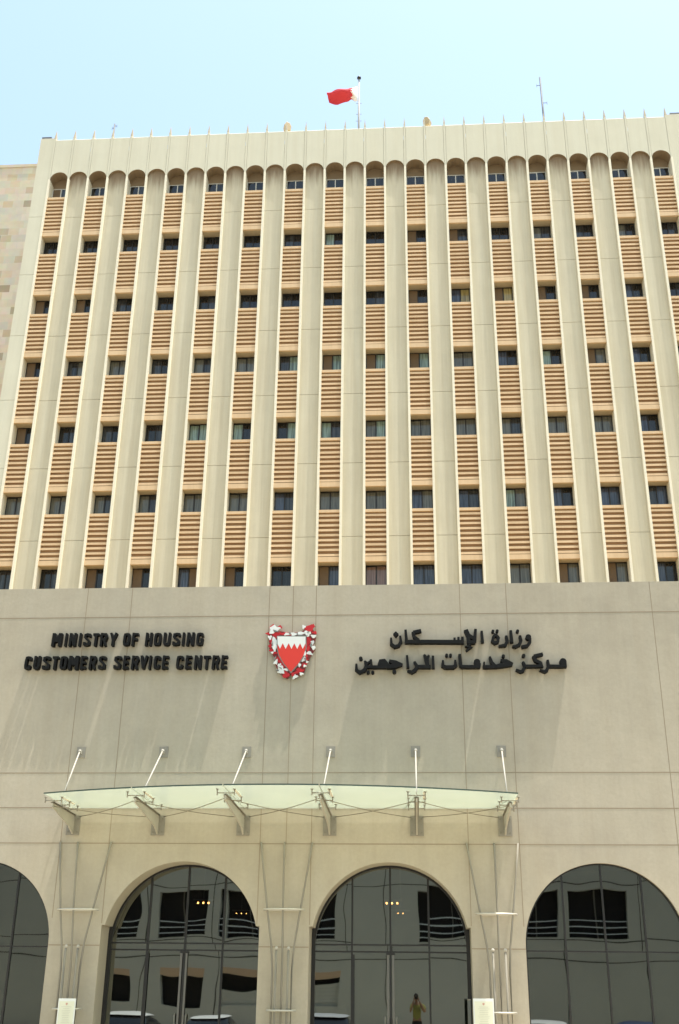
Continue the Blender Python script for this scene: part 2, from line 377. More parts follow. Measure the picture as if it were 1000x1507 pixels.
def glazing(cx, deep):
    yg = 0.66 if deep else 0.10
    # frame ring
    root_name = 'arched_entrance' if deep else 'arched_window'
    fr = MB(); ro, ri = RAD+0.05, RAD-0.045 if deep else RAD-0.03
    if not deep: ro = RAD-0.002
    y0, y1 = yg-0.03, yg+0.04
    def prof(r):
        p = [(cx-r, 0.15)]
        for i in range(49):
            a = math.pi*(1-i/48); p.append((cx+r*math.cos(a), SPR+r*math.sin(a)))
        return p + [(cx+r, 0.15)]
    A, B = prof(ro), prof(ri)
    for i in range(len(A)-1):
        for q in (((A[i], y0), (A[i+1], y0), (B[i+1], y0), (B[i], y0)), ((B[i], y0), (B[i+1], y0), (B[i+1], y1), (B[i], y1))):
            fr.face([(p[0], y, p[1]) for p, y in q])
    mw = 0.02 if deep else 0.018
    cols = [-RAD, -0.81, 0, 0.81, RAD]
    for xm in cols[1:4]:
        zt = SPR + math.sqrt(ri*ri-xm*xm)
        fr.box(cx+xm-mw, cx+xm+mw, y0+.004, y1, 0.15, zt)
    trs = (2.85, 2.715) if deep else (2.738,)
    for z in trs: fr.box(cx-ri, cx+ri, y0+.006, y1-.003, z-mw*.8, z+mw*.8)
    root = fr.build(root_name, M['alu'], ENT)
    if deep:
        for s in (-1, 1):
            MB().box(cx+s*0.055-.022, cx+s*0.055+.022, y0-.012, y0+.002, 0.2, 2.66).build('door_stile', M['alu2'], root)
            h = MB(); h.tube([(cx+s*.12, yg-.03, .75), (cx+s*.12, yg-.09, .78), (cx+s*.12, yg-.09, 1.45), (cx+s*.12, yg-.03, 1.48)], .016, 8)
            h.build('door_handle', M['steel'], root)
        MB().box(cx-.09, cx+.09, y0-.02, y0+.001, 2.655, 2.695).build('door_closer', M['alu'], root)
        MB().box(cx-.81+.02, cx-.81+.055, y0-.012, y0+.002, 0.2, 2.66).build('door_stile', M['alu'], root)
    rows = [0.15] + sorted(trs) + [9]
    for ci in range(4):
        a, b = cols[ci], cols[ci+1]
        for ri_ in range(len(rows)-1):
            zlo, zhi = rows[ri_], rows[ri_+1]
            lo, hi = a, b
            pts = [(cx+lo, zlo), (cx+hi, zlo)]
            if zhi < 9: pts += [(cx+hi, zhi), (cx+lo, zhi)]
            else:
                rr = RAD - 0.01
                if lo < -rr: lo = -rr
                if hi > rr: hi = rr
                K = 12
                for i in range(K+1):
                    xx = hi + (lo-hi)*i/K; pts.append((cx+xx, SPR+math.sqrt(max(0, rr*rr-xx*xx))))
            pts2 = []
            for p in pts:
                if not pts2 or (abs(p[0]-pts2[-1][0])+abs(p[1]-pts2[-1][1])) > 1e-4: pts2.append(p)
            if abs(pts2[0][0]-pts2[-1][0])+abs(pts2[0][1]-pts2[-1][1]) < 1e-4: pts2.pop()
            mx_, mz_ = cx+(a+b)/2, (zlo+min(zhi, 4.2))/2
            tx, tz = random.uniform(-1, 1)*0.0035, (random.uniform(-1, 1)*0.001 if ri_ == 0 else random.uniform(-1, 1)*0.0018 - (.0012 if deep else .0030) - (.0022 if cx > -1 and deep and ci == 3 else 0))
            g = MB(); g.face([(px, yg+.01+(px-mx_)*tx+(pz-mz_)*tz, pz) for px, pz in pts2])
            g.build('pane', M['archglass'] if deep else M['sideglass'], root)
for cx, deep in ARCH: glazing(cx, deep)

# ------------------------------------------------------------------ lettering and crest
YF, YB = -0.146, -0.012
def ribbon(pts, wd):
    """offset a polyline to a closed outline (x,z)"""
    pts = [Vector(p) for p in pts]; L_, R_ = [], []
    for i, p in enumerate(pts):
        d1 = (pts[i]-pts[i-1]).normalized() if i else (pts[1]-pts[0]).normalized()
        d2 = (pts[i+1]-pts[i]).normalized() if i+1 < len(pts) else d1
        t = (d1+d2)
        t = t.normalized() if t.length > 1e-6 else d1
        nrm = Vector((-t.y, t.x)); k = 1/max(.5, nrm.dot(Vector((-d1.y, d1.x))))
        ww = wd[i] if isinstance(wd, (list, tuple)) else wd
        L_.append(p+nrm*ww/2*k); R_.append(p-nrm*ww/2*k)
    return L_, R_
def stroke(mb, pts, wd, k=0, m=None, yf=YF, yb=YB):
    L_, R_ = ribbon(pts, wd); y0 = yf - 0.0012*k
    for i in range(len(L_)-1):
        q = [L_[i], L_[i+1], R_[i+1], R_[i]]
        mb.prism([(v.x, v.y) for v in q], y0 - 0.0004*(i % 2), yb - 0.0006*k - 0.0004*(i % 2), m)

# heavy condensed capitals: strokes on a 0..1 x 0..1 cell
T_ = 0.26
GL = {
 'M': [[(.12, 0), (.12, 1)], [(.88, 0), (.88, 1)], [(.16, .96), (.5, .32)], [(.84, .96), (.5, .32)]],
 'I': [[(.5, 0), (.5, 1)]],
 'N': [[(.15, 0), (.15, 1)], [(.85, 0), (.85, 1)], [(.2, .97), (.8, .03)]],
 'S': [[(.88, .72), (.85, .87), (.5, .90), (.17, .85), (.15, .66), (.5, .52), (.85, .36), (.84, .14), (.5, .10), (.16, .13), (.12, .3)]],
 'T': [[(0, .89), (1, .89)], [(.5, 0), (.5, .82)]],
 'R': [[(.15, 0), (.15, 1)], [(.2, .89), (.75, .89), (.85, .72), (.75, .5), (.2, .5)], [(.6, .45), (.85, 0)]],
 'Y': [[(.06, 1), (.5, .45)], [(.94, 1), (.5, .45)], [(.5, 0), (.5, .5)]],
 'O': [[(.5, .1), (.2, .13), (.14, .3), (.14, .7), (.2, .87), (.5, .9), (.8, .87), (.86, .7), (.86, .3), (.8, .13), (.5, .1)]],
 'F': [[(.16, 0), (.16, 1)], [(.2, .89), (.95, .89)], [(.2, .5), (.85, .5)]],
 'H': [[(.15, 0), (.15, 1)], [(.85, 0), (.85, 1)], [(.2, .5), (.8, .5)]],
 'U': [[(.15, 1), (.15, .25), (.25, .12), (.5, .09), (.75, .12), (.85, .25), (.85, 1)]],
 'G': [[(.86, .7), (.8, .87), (.5, .9), (.2, .87), (.14, .7), (.14, .3), (.2, .13), (.5, .1), (.8, .13), (.86, .45), (.55, .45)]],
 'C': [[(.86, .68), (.8, .87), (.5, .9), (.2, .87), (.14, .7), (.14, .3), (.2, .13), (.5, .1), (.8, .13), (.86, .32)]],
 'E': [[(.15, 0), (.15, 1)], [(.2, .89), (.95, .89)], [(.2, .5), (.85, .5)], [(.2, .11), (.95, .11)]],
 'V': [[(.08, 1), (.5, .05)], [(.92, 1), (.5, .05)]],
}
SGN = thing('english_sign_lettering', 'black raised English capital letters in two lines on the beige wall, left of the crest', 'sign', (-6.6, 0, 8.66))
def letter(ch, xa, xb, yb_, yt_, parent):
    a = at(xa, yb_, YF); b = at(xb, yt_, YF)
    ox, oz = a; W = (b[0]-a[0])*.94; Hh = b[1]-a[1]
    mb = MB(); slant = 0.035
    wd = min(0.070, max(.052, W*0.32))
    if ch == 'I': wd = min(0.088, W*0.8)
    for k, s in enumerate(GL[ch]):
        stroke(mb, [(ox+px*W+slant*(pz-.3)*Hh, oz+pz*Hh) for px, pz in s], wd, k)
    o = mb.build('letter', M['black'], parent); o.matrix_parent_inverse = Matrix.Translation(-Vector(parent.location))
    return o
def row(text, cells, x0, x1, bl, br, hl):
    k = 0
    for ch in text:
        if ch == ' ': continue
        xa, xb = cells[k]; k += 1
        t = ((xa+xb)/2-x0)/(x1-x0); yb_ = bl+(br-bl)*t
        letter(ch, xa, xb, yb_, yb_-hl, SGN)
c1 = [(105, 213), (228, 262), (272, 355), (366, 402), (416, 494), (503, 578), (578, 660), (672, 750), (806, 880), (890, 966)]
c1 = [(60+a*.15, 60+b*.15) for a, b in c1] + [(200+a*.15, 200+b*.15) for a, b in ((90, 165), (176, 254), (266, 346), (358, 440), (448, 484), (496, 580), (592, 668))]
row('MINISTRYOFHOUSING', c1, 75, 300, 950.6, 949.4, 19.0)
c2 = [(35.5, 47), (48.5, 60), (61.5, 74.5)] + [(60+a*.15, 60+b*.15) for a, b in ((102, 180), (184, 262), (268, 378), (386, 458), (470, 552), (562, 645), (712, 796), (806, 874), (886, 968))]
c2 += [(200+a*.15, 200+b*.15) for a, b in ((38, 116), (120, 156), (174, 246), (256, 330), (394, 472), (486, 556), (570, 652), (656, 738), (746, 828), (836, 908))]
row('CUSTOMERSSERVICECENTRE', c2, 36, 336, 985.2, 984.0, 20.0)

ARB = thing('arabic_sign_lettering', 'black raised Arabic lettering in two lines on the beige wall, right of the crest', 'sign', (1.1, 0, 8.64))
AK = [0]
def arab(strokes, ox, oy, sc=.18):
    """one written letter: strokes are (points, width) in pixels of a crop of the photograph"""
    mb = MB(); AK[0] += 1
    for k, (pts, wd) in enumerate(strokes):
        k += (AK[0] % 3)*5
        P = [at(ox+px*sc, oy+py*sc, YF) for px, py in pts]
        pm = 0.01545*sc/0.18*0.18
        ww = [v*0.0154*sc for v in wd] if isinstance(wd, (list, tuple)) else wd*0.0154*sc
        if len(P) == 1:
            c = P[0]; r = ww/2
            mb.prism([(c[0]+r*math.cos(t), c[1]+r*math.sin(t)) for t in [math.pi*2*i/12 for i in range(12)]], YF-.0012*k, YB-.0006*k)
        else: stroke(mb, P, ww, k)
    o = mb.build('letter', M['black'], ARB); o.matrix_parent_inverse = Matrix.Translation(-Vector(ARB.location))
A0, B0 = (510, 910), (670, 910)
# first line, right to left
arab([([(600, 152)], 46), ([(614, 160), (612, 195), (590, 222), (545, 232)], 22)], *B0)
arab([([(512, 103)], 26), ([(530, 140), (540, 180), (525, 215), (495, 230), (468, 226)], [20, 24, 24, 22, 14])], *B0)
arab([([(456, 96), (466, 196)], [20, 26])], *B0)
arab([([(418, 140), (428, 185), (410, 218), (358, 226)], [18, 24, 24, 16])], *B0)
arab([([(310, 104)], 24), ([(345, 102)], 24), ([(332, 128), (356, 160), (350, 190), (325, 200), (305, 185), (312, 155), (332, 128)], 22)], *B0)
arab([([(218, 100), (226, 196)], [18, 24])], *B0)
arab([([(88, 92), (108, 138), (150, 160)], [34, 34, 26]), ([(168, 86), (160, 190)], [22, 30]), ([(108, 150), (112, 192), (166, 192)], 28), ([(128, 212), (95, 228), (130, 236), (92, 262)], 15)], *B0)
arab([([(1148-870, 0), (1149-870, 1)], 1)] if False else [([(60+890-890, 150), (64, 190)], 20), ([(28, 152), (30, 190)], 18), ([(-4, 158), (-2, 190)], 18), ([(-280, 190), (72, 192)], 30)], *B0)
arab([([(612, 98), (548, 112)], 26), ([(545, 108), (556, 150), (592, 178)], 26), ([(560, 190), (618, 190)], 31)], *A0)
arab([([(484, 92), (492, 182)], [20, 26]), ([(478, 190), (575, 190)], 30)], *A0)
arab([([(405, 110), (422, 128), (405, 146), (388, 128), (405, 110)], 8), ([(405, 128)], 26), ([(440, 142), (446, 190), (428, 222), (396, 230), (368, 210), (366, 158)], [18, 24, 24, 24, 24, 16])], *A0)
# second line
arab([([(884, 352)], 56), ([(900, 360), (902, 388), (850, 390), (775, 388)], 24)], *B0)
arab([([(758, 338), (766, 385), (752, 422), (735, 434), (694, 420)], [18, 24, 26, 22, 14])], *B0)
arab([([(718, 290), (645, 308)], 24), ([(642, 306), (660, 344), (704, 366)], 26), ([(700, 362), (708, 388), (640, 390), (572, 390)], 24)], *B0)
arab([([(562, 302)], 28), ([(556, 352), (574, 390), (556, 426), (538, 434), (498, 416)], [18, 24, 26, 22, 14])], *B0)
arab([([(396, 306)], 26), ([(372, 342), (420, 350), (474, 372)], [20, 34, 18]), ([(470, 376), (410, 376), (330, 394)], [20, 42, 28])], *B0)
arab([([(284, 312), (300, 360), (330, 392)], [16, 26, 26]), ([(330, 394), (228, 396)], 26), ([(238, 355), (240, 392)], 14)], *B0)
arab([([(180, 356)], 54), ([(200, 365), (196, 392), (110, 394), (50, 392)], 26)], *B0)
arab([([(38, 292), (48, 392)], [22, 28]), ([(44, 392), (100, 393)], 24)], *B0)
arab([([(820, 300)], 24), ([(852, 300)], 24), ([(790, 342), (788, 386), (810, 398), (875, 398), (894, 384), (890, 340)], [16, 26, 28, 28, 26, 16])], *A0)
arab([([(708, 304), (712, 406)], [18, 24])], *A0)
arab([([(636, 294), (656, 330), (664, 384)], [16, 36, 30]), ([(676, 300), (658, 326)], 16), ([(690, 394), (580, 394)], 28)], *A0)
arab([([(556, 352), (580, 392), (562, 424), (535, 438), (500, 426)], [18, 26, 28, 24, 14])], *A0)
arab([([(496, 300), (504, 402)], [18, 24])], *A0)
arab([([(350, 346), (400, 360), (460, 376)], [22, 36, 14]), ([(455, 380), (390, 388), (330, 396)], [16, 40, 30]), ([(392, 432)], 32)], *A0)
arab([([(268, 380), (280, 350), (310, 346), (330, 372), (318, 394)], [26, 30, 30, 30, 28]), ([(300, 372)], 34), ([(330, 396), (215, 397)], 24)], *A0)
arab([([(200, 334), (206, 392)], 20), ([(152, 350), (172, 366), (200, 346)], 16), ([(178, 438)], 26), ([(216, 438)], 26), ([(215, 396), (160, 394)], 22)], *A0)
arab([([(118, 326)], 30), ([(150, 346), (164, 388), (146, 424), (110, 440), (82, 420), (82, 370)], [16, 26, 28, 26, 24, 16])], *A0)

# crest
CR = thing('coat_of_arms', 'red and white shield crest with scrolled mantling, mounted between the two black signs', 'emblem', (-2.73, 0, 9.0))
def cp(pts, y=-0.105): return [at(380+px*.1, 900+py*.1, y) for px, py in pts]
def cpart(name, outlines, y0, y1, m):
    mb = MB()
    for i, o_ in enumerate(outlines): mb.prism(cp(o_), y0-.0015*i, y1-.0007*i)
    o = mb.build(name, m, CR); o.matrix_parent_inverse = Matrix.Translation(-Vector(CR.location)); return o
shield = [(288, 370), (700, 370), (702, 545), (672, 640), (600, 760), (485, 890), (380, 760), (312, 640), (288, 545)]
cpart('shield_rim', [[(278, 358), (712, 358), (714, 550), (682, 650), (606, 772), (485, 908), (372, 772), (300, 650), (276, 550)]], -0.105, -0.06, M['greyline'])
zig = [(290, 480), (325, 548), (365, 468), (408, 552), (452, 468), (494, 552), (535, 468), (578, 552), (620, 468), (660, 552), (700, 470)]
cpart('shield_chief', [[(288, 370), (700, 370)] + zig[::-1]], -0.117, -0.104, M['white'])
cpart('shield_field', [zig + [(702, 545), (672, 640), (600, 760), (485, 890), (380, 760), (312, 640), (289, 545)]], -0.115, -0.104, M['red'])
back = [(135, 300), (170, 330), (150, 390), (165, 470), (160, 540), (200, 610), (245, 690), (250, 770), (300, 890), (370, 945), (430, 985), (480, 910), (540, 985), (600, 930), (665, 920), (690, 850), (700, 780), (740, 720), (780, 630), (830, 560), (820, 470), (850, 375), (820, 350), (860, 310), (780, 240), (690, 250), (640, 290), (560, 300), (480, 320), (380, 290), (300, 280), (230, 240), (190, 280)]
cpart('mantling_base', [back], -0.07, -0.02, M['darkred'])
def blob(cx, cy, rx, ry, rot=0, n=11, j=.30):
    ph = random.random()*6; out = []
    for i in range(n):
        t = 2*math.pi*i/n; k = 1+j*math.sin(3*t+ph)+random.uniform(-j, j)*.5
        u, v = rx*k*math.cos(t), ry*k*math.sin(t); c, s = math.cos(R(rot)), math.sin(R(rot))
        out.append((cx+(u*c-v*s)*1.14, cy+(u*s+v*c)*1.14))
    return out
reds = [blob(205, 215, 32, 20, -40), blob(325, 220, 30, 18, 20), blob(155, 322, 32, 17), blob(265, 335, 55, 40, -25), blob(390, 325, 70, 20, 4), blob(190, 430, 20, 30), blob(178, 500, 22, 28, 20), blob(195, 565, 24, 18), blob(240, 600, 36, 18, 10), blob(300, 690, 40, 50, 35), blob(360, 780, 42, 50, 40), blob(410, 920, 45, 42, 20), blob(480, 335, 24, 18), blob(600, 345, 24, 14), blob(760, 240, 66, 40, -20), blob(795, 205, 30, 18, -50), blob(835, 305, 28, 18, 10), blob(742, 430, 34, 66, 5), blob(738, 540, 24, 48, 15), blob(706, 650, 18, 40, 10), blob(680, 775, 34, 16, -20), blob(610, 865, 58, 34, -12), blob(520, 915, 34, 24, -30), blob(708, 700, 26, 16)]
whites = [blob(240, 240, 50, 34, 20), blob(205, 290, 30, 34, 20), blob(290, 245, 34, 22), blob(175, 378, 24, 26), blob(240, 440, 38, 50, -10), blob(240, 530, 30, 44), blob(210, 600, 18, 14), blob(262, 740, 22, 34, 30), blob(310, 790, 20, 34, 20), blob(345, 850, 34, 54, -20), blob(400, 850, 44, 14, 10), blob(320, 885, 28, 20), blob(430, 330, 40, 16), blob(530, 330, 50, 20), blob(640, 318, 55, 20, -5), blob(730, 320, 44, 34, 30), blob(672, 220, 22, 24), blob(815, 360, 36, 20), blob(800, 450, 22, 26), blob(815, 530, 26, 26), blob(758, 610, 38, 20, 10), blob(690, 620, 16, 30, 20), blob(672, 690, 24, 46, 15), blob(612, 785, 18, 26), blob(545, 955, 38, 24, -30), blob(640, 915, 26, 16), blob(720, 735, 18, 16), blob(690, 800, 20, 14)]
greys = [blob(265, 290, 34, 8, 10), blob(215, 475, 8, 30), blob(740, 300, 14, 10), blob(250, 690, 8, 30, 20), blob(330, 830, 24, 7, 30), blob(780, 490, 10, 30), blob(640, 350, 60, 6), blob(700, 700, 8, 30, 10), blob(580, 330, 10, 14), blob(470, 320, 10, 14), blob(285, 860, 18, 8)]
for i, o_ in enumerate(reds): cpart('red_mantling', [o_], -0.082-.0005*i, -0.06, M['crimson'])
for i, o_ in enumerate(whites): cpart('white_mantling', [o_], -0.096+.0006*i*(-1 if i % 2 else .3), -0.06, M['white'])
for i, o_ in enumerate(greys): cpart('mantling_line', [o_], -0.113-.0005*i, -0.06, M['greyline'])

# ------------------------------------------------------------------ glass canopy
CAN = thing('glass_canopy', 'curved frosted glass canopy on six steel brackets above the arched entrances', 'canopy', (-2.7, 0, 5.5))
INV = Matrix.Translation(-Vector(CAN.location))
def cbuild(mb, name, m, parent=None):
    o = mb.build(name, m, parent or CAN)
    if parent is None: o.matrix_parent_inverse = INV
    return o
RX = [-7.40, -5.535, -3.672, -1.809, 0.054, 1.92]
def front(x): return -(1.88 + 1.02*(1-((x+2.72)/4.79)**2))
ZG = 5.55
edges = [-7.52] + RX[1:5] + [2.07]
for a, b in zip(edges, edges[1:]):
    n_ = 10; pts = [(a+.012, -0.02)] + [(a+.012+(b-a-.024)*i/n_, front(a+.012+(b-a-.024)*i/n_)) for i in range(n_+1)] + [(b-.012, -0.02)]
    g = cbuild(MB().slab(pts, ZG, ZG+.02), 'glass_panel', M['canopy'])
    e = MB()
    for p, q in zip(pts[1:-2], pts[2:-1]): e.face([(p[0], p[1]-.004, ZG-.004), (q[0], q[1]-.004, ZG-.004), (q[0], q[1]-.004, ZG+.024), (p[0], p[1]-.004, ZG+.024)])
    eo = e.build('glass_edge', M['canopyedge'], g)
for i, x in enumerate(RX):
    fy = front(x); tip = fy + 0.34
    # tie rod and its plate on the wall
    p = cbuild(MB().box(x-.10, x+.10, -.02, 0.002, 6.65, 6.89), 'rod_plate', M['plate'])
    b_ = MB(); b_.box(x-.02, x+.02, -.11, -.02, 6.74, 6.82); b_.ball((x, -.12, 6.775), .036); b_.build('clevis', M['rod'], p)
    cbuild(MB().tube([(x, -.12, 6.77), (x, fy+.92, ZG+.06)], .016, 10), 'tie_rod', M['rod'])
    cbuild(MB().box(x+.13, x+.185, fy+.42, fy+1.3, ZG-.012, ZG-.002), 'white_strip', M['coping'])  # white strip below the glass beside each bracket, clear of the panel joints
    # bracket: wall plate + tapering web + flange
    pl = cbuild(MB().box(x-.145, x+.145, -.025, 0.002, 4.985, 5.40), 'wall_plate', M['plate'])
    bl = MB()
    for bx in (-.1, .1):
        for bz in (5.05, 5.33): bl.tube([(x+bx, -.05, bz), (x+bx, -.02, bz)], .018, 8)
    bl.build('bolt', M['steel'], pl)
    wb = MB(); prof = [(-.02, 5.0), (-.02, 5.39), (tip, 5.415), (tip, 5.34), (-.35, 5.13)]
    a_ = [wb.bm.verts.new((x-.016, y, z)) for y, z in prof]; c_ = [wb.bm.verts.new((x+.016, y, z)) for y, z in prof]
    wb.bm.faces.new(a_); wb.bm.faces.new(c_[::-1])
    for k in range(5): wb.bm.faces.new([a_[k], c_[k], c_[(k+1) % 5], a_[(k+1) % 5]])
    arm = cbuild(wb, 'bracket_arm', M['arm'])
    fl = MB(); fl.face([(x-.045, -.02, 5.395), (x+.045, -.02, 5.395), (x+.045, tip, 5.42), (x-.045, tip, 5.42)]); fl.face([(x-.045, -.02, 5.41), (x-.045, tip, 5.435), (x+.045, tip, 5.435), (x+.045, -.02, 5.41)])
    fl.build('arm_flange', M['steel'], arm)
    for k, yy in enumerate((tip+.05, tip*.62, tip*.25)):
        s = MB(); s.tube([(x-.17, yy, 5.47), (x+.17, yy, 5.47)], .012, 6); s.tube([(x, yy, 5.41), (x, yy, 5.47)], .016, 6)
        for sx in (-.17, .17):
            s.tube([(x+sx, yy, 5.43), (x+sx, yy, 5.548)], .013, 6); s.tube([(x+sx, yy, 5.535), (x+sx, yy, 5.549)], .032, 8)
        cbuild(s, 'glass_clamp', M['plate'])
for i in range(5):
    a, b = RX[i], RX[i+1]
    for p, q in (((a+.02, front(a)+.4, 5.36), (b-.12, -.05, 5.36)), ((b-.02, front(b)+.4, 5.37), (a+.12, -.05, 5.37))):
        mid = [(Vector(p)*(1-t)+Vector(q)*t) + Vector((0, 0, -.035*math.sin(math.pi*t))) for t in [k/8 for k in range(9)]]
        cbuild(MB().tube(mid, .008, 5), 'bracing_cable', M['cable'])

# ------------------------------------------------------------------ steel rod bundles on the piers
def bundle(xc, label, dx, tops, ring, low):
    t = thing('steel_rod_column', label, 'decor', (xc, 0, 0.15), 'steel rod columns on the arch piers')
    I = Matrix.Translation(-Vector(t.location))
    def bb(mb, name, m):
        o = mb.build(name, m, t); o.matrix_parent_inverse = I; return o
    y = -.22
    for k in range(5):
        u = (k-2)/2.0
        bx = xc + u*0.20
        if k in (0, 2, 4):
            tx = tops[(0, None, 1, None, 2)[k]]
            bb(MB().tube([(bx, y, .15), (bx, y, 2.3), (bx+(tx-bx)*.10, y, 2.8), (bx+(tx-bx)*.42, y*.9, 3.5), (bx+(tx-bx)*.75, y*.5, 4.25), (tx, -.03, 4.84)], .021, 10), 'steel_rod', M['steel'])
        else:
            r = bb(MB().tube([(xc+u*.25, y-.03, .15), (xc+u*.25, y-.03, 2.70)], .024, 10), 'short_rod', M['steel'])
            MB().ball((xc+u*.25, y-.03, 2.735), .036).build('rod_tip', M['rod'], r)
    def disc(x0, x1, z, nm):
        c = (x0+x1)/2; rx = (x1-x0)/2
        P = [(c+rx*math.cos(a), y*.75+.20*math.sin(a)*(1 if math.sin(a) < 0 else .6), z) for a in [2*math.pi*i/36 for i in range(37)]]
        bb(MB().tube(P, .019, 8, cap=False), nm, M['ring'])
    disc(*ring, 'collar'); disc(*low, 'collar')
    bb(MB().box(xc-.32, xc+.32, -.5, -.005, .15, .24), 'base_plate', M['plate'])
bundle(-7.08, 'bundle of flaring steel rods on the leftmost pier, behind the left notice', 0, (-7.64, -7.25, -6.52), (-7.49, -6.63, 3.45), (-7.37, -6.79, 1.56))
bundle(-2.72, 'bundle of flaring steel rods on the middle pier between the two entrances, no notice before it', 0, (-3.27, -2.77, -2.17), (-3.14, -2.31, 3.48), (-3.01, -2.43, 1.58))
bundle(1.66, 'bundle of flaring steel rods on the pier beside the right notice', 0, (1.09, 1.67, 2.17), (1.22, 2.06, 3.42), (1.37, 1.95, 1.59))

# ------------------------------------------------------------------ notices on stands
def notice(xc, ztop, wd, label):
    t = thing('notice_stand', label, 'notice', (xc, -.62, .15), 'notices on stands by the entrances')
    hh = .62; z1 = ztop-.15; z0 = z1-hh
    MB().tube([(0, .03, 0), (0, .03, z0+.1)], .025, 10).build('post', M['steel'], t)
    MB().slab([(.2*math.cos(a), .03+.2*math.sin(a)) for a in [2*math.pi*i/24 for i in range(24)]], 0, .025).build('base', M['steel'], t)
    fr = bevel(MB().box(-wd/2, wd/2, -.01, .025, z0, z1).build('board_frame', M['white'], t), .006)
    MB().box(-wd/2+.025, wd/2-.025, -.014, -.011, z0+.03, z1-.05).build('paper', M['paper'], t)
    ink = MB()
    for k in range(13):
        z = z1-.15-k*.032; l_ = (wd/2-.07)*random.uniform(.55, 1)
        ink.box(-l_, l_, -.0165, -.0145, z-.004, z+.004)
    ink.build('print', M['ink'], t)
    lg = MB(); lg.prism([(-.022, z1-.078), (.022, z1-.078), (.02, z1-.105), (0, z1-.125), (-.02, z1-.105)], -.0168, -.0145)
    lg.build('heading_crest', M['faintred'], t)
notice(-6.955, 1.755, .35, 'white framed notice on a stand before the leftmost pier, between two arches')
notice(1.285, 1.845, .40, 'white framed notice on a stand right of the second entrance, before the right pier')
pt = thing('dark_post', 'slim dark post with a pale cap just left of the right notice', 'post', (1.03, -.1, .15))
MB().box(-.03, .03, -.03, .03, 0, 1.66).build('shaft', M['postpaint'], pt); MB().box(-.035, .035, -.035, .035, 1.662, 1.68).build('cap', M['steel'], pt)

# ------------------------------------------------------------------ lamps in the hall
def lamp(x, y, z, label, n=3):
    t = thing('hall_lamp', label, 'lamp', (x, y, 5.2), 'lamps in the dark entrance hall')
    MB().tube([(0, 0, 0), (0, 0, z-5.2+.1)], .012, 6).build('stem', M['alu2'], t)
    MB().box(-.25, .25, -.02, .02, z-5.2+.06, z-5.2+.09).build('bar', M['alu2'], t)
    for k in range(n): MB().ball(((k-(n-1)/2)*.13, 0, z-5.2), .026 if y < 5 else .015, seg=10).build('bulb', M['bulb'], t)
lamp(-5.19, 4, 3.91, 'warm hall lamp with three bulbs seen through the left entrance, the brighter and nearer one')
lamp(-4.6, 6.4, 3.83, 'small warm hall lamp seen lower through the left entrance, the fainter one')
lamp(-0.57, 4, 3.93, 'warm hall lamp with three bulbs behind the right entrance glass, the upper one')
lamp(-0.40, 6.4, 3.86, 'small warm hall lamp behind the right entrance glass, the lower one', 2)

# ------------------------------------------------------------------ office tower
TY = 19.835; FX0 = -18.497; FS = 1.03195; ST0 = 39.535; FH = 3.6; ZT = 43.45
TW = thing('office_tower', 'tall cream office tower with vertical fins and tan louvre bands behind the entrance block', 'building', (-2.5, TY, 0))
TI = Matrix.Translation(-Vector(TW.location))
def tput(name, me, loc=None):
    o = put(name, me, TW); o.matrix_parent_inverse = TI
    if loc: o.location = loc
    return o
ZB = 9.76
core = MB(); core.box(-19.25, 14.25, TY+.66, TY+1.25, 0, 39.5); core.box(-19.25, 14.25, TY+1.25, TY+16, 0, 43.0)
tput('core_wall', core.mesh('core_wall', M['recess']))
rf = MB(); rf.box(-19.2, 14.2, TY+.7, TY+15.9, 43.0, 43.1); tput('roof', rf.mesh('roof', M['roof']))
for xa, xb in ((-19.27, FX0-.052), (FX0+31*FS+.052, 14.27)):
    e = MB(); zz = [ZB] + [ST0-1.25-FH*k for k in range(8, -1, -1)] + [ZT]
    for a, b in zip(zz, zz[1:]):
        if b-a > .1: e.box(xa, xb, TY+.02, TY+.66, a+.009, b-.009)
    tput('corner_pier', e.mesh('corner_pier', M['parapet']))
fm = MB(); hw_ = .052
fm.box(-hw_, hw_, 0, .70, ZB, 39.5, M['fin']); fm.box(-hw_, hw_, 0, 1.24, 39.5, 40.70, M['fin']); fm.box(-hw_+.001, hw_-.001, .003, 1.24, 40.70, ZT, M['parapet'])
pk = [fm.bm.verts.new(v) for v in ((-hw_, 0, ZT), (hw_, 0, ZT), (hw_, .3, ZT), (-hw_, .3, ZT), (0, .08, ZT+.58), (0, .16, ZT+.58))]
for q in ((0, 1, 4), (1, 2, 5, 4), (2, 3, 5), (3, 0, 4, 5)): fm.bm.faces.new([pk[i] for i in q]).material_index = fm.mi(M['render'])
fme = fm.mesh('fin')
for k in range(32): tput('fin', fme, (FX0+k*FS, TY, 0))
bw = FS/2-hw_
# solid panels in every second bay, in storey-high lengths with open joints
pm = MB(); zz = [ZB] + [ST0-1.25-FH*k for k in range(8, -1, -1)] + [41.3]
for a, b in zip(zz, zz[1:]):
    if b > a+.1: pm.box(-bw, bw, .15, .655, a+.010, b-.010)
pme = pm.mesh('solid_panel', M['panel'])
for k in range(1, 31, 2): tput('solid_panel', pme, (FX0+(k+.5)*FS, TY, 0))
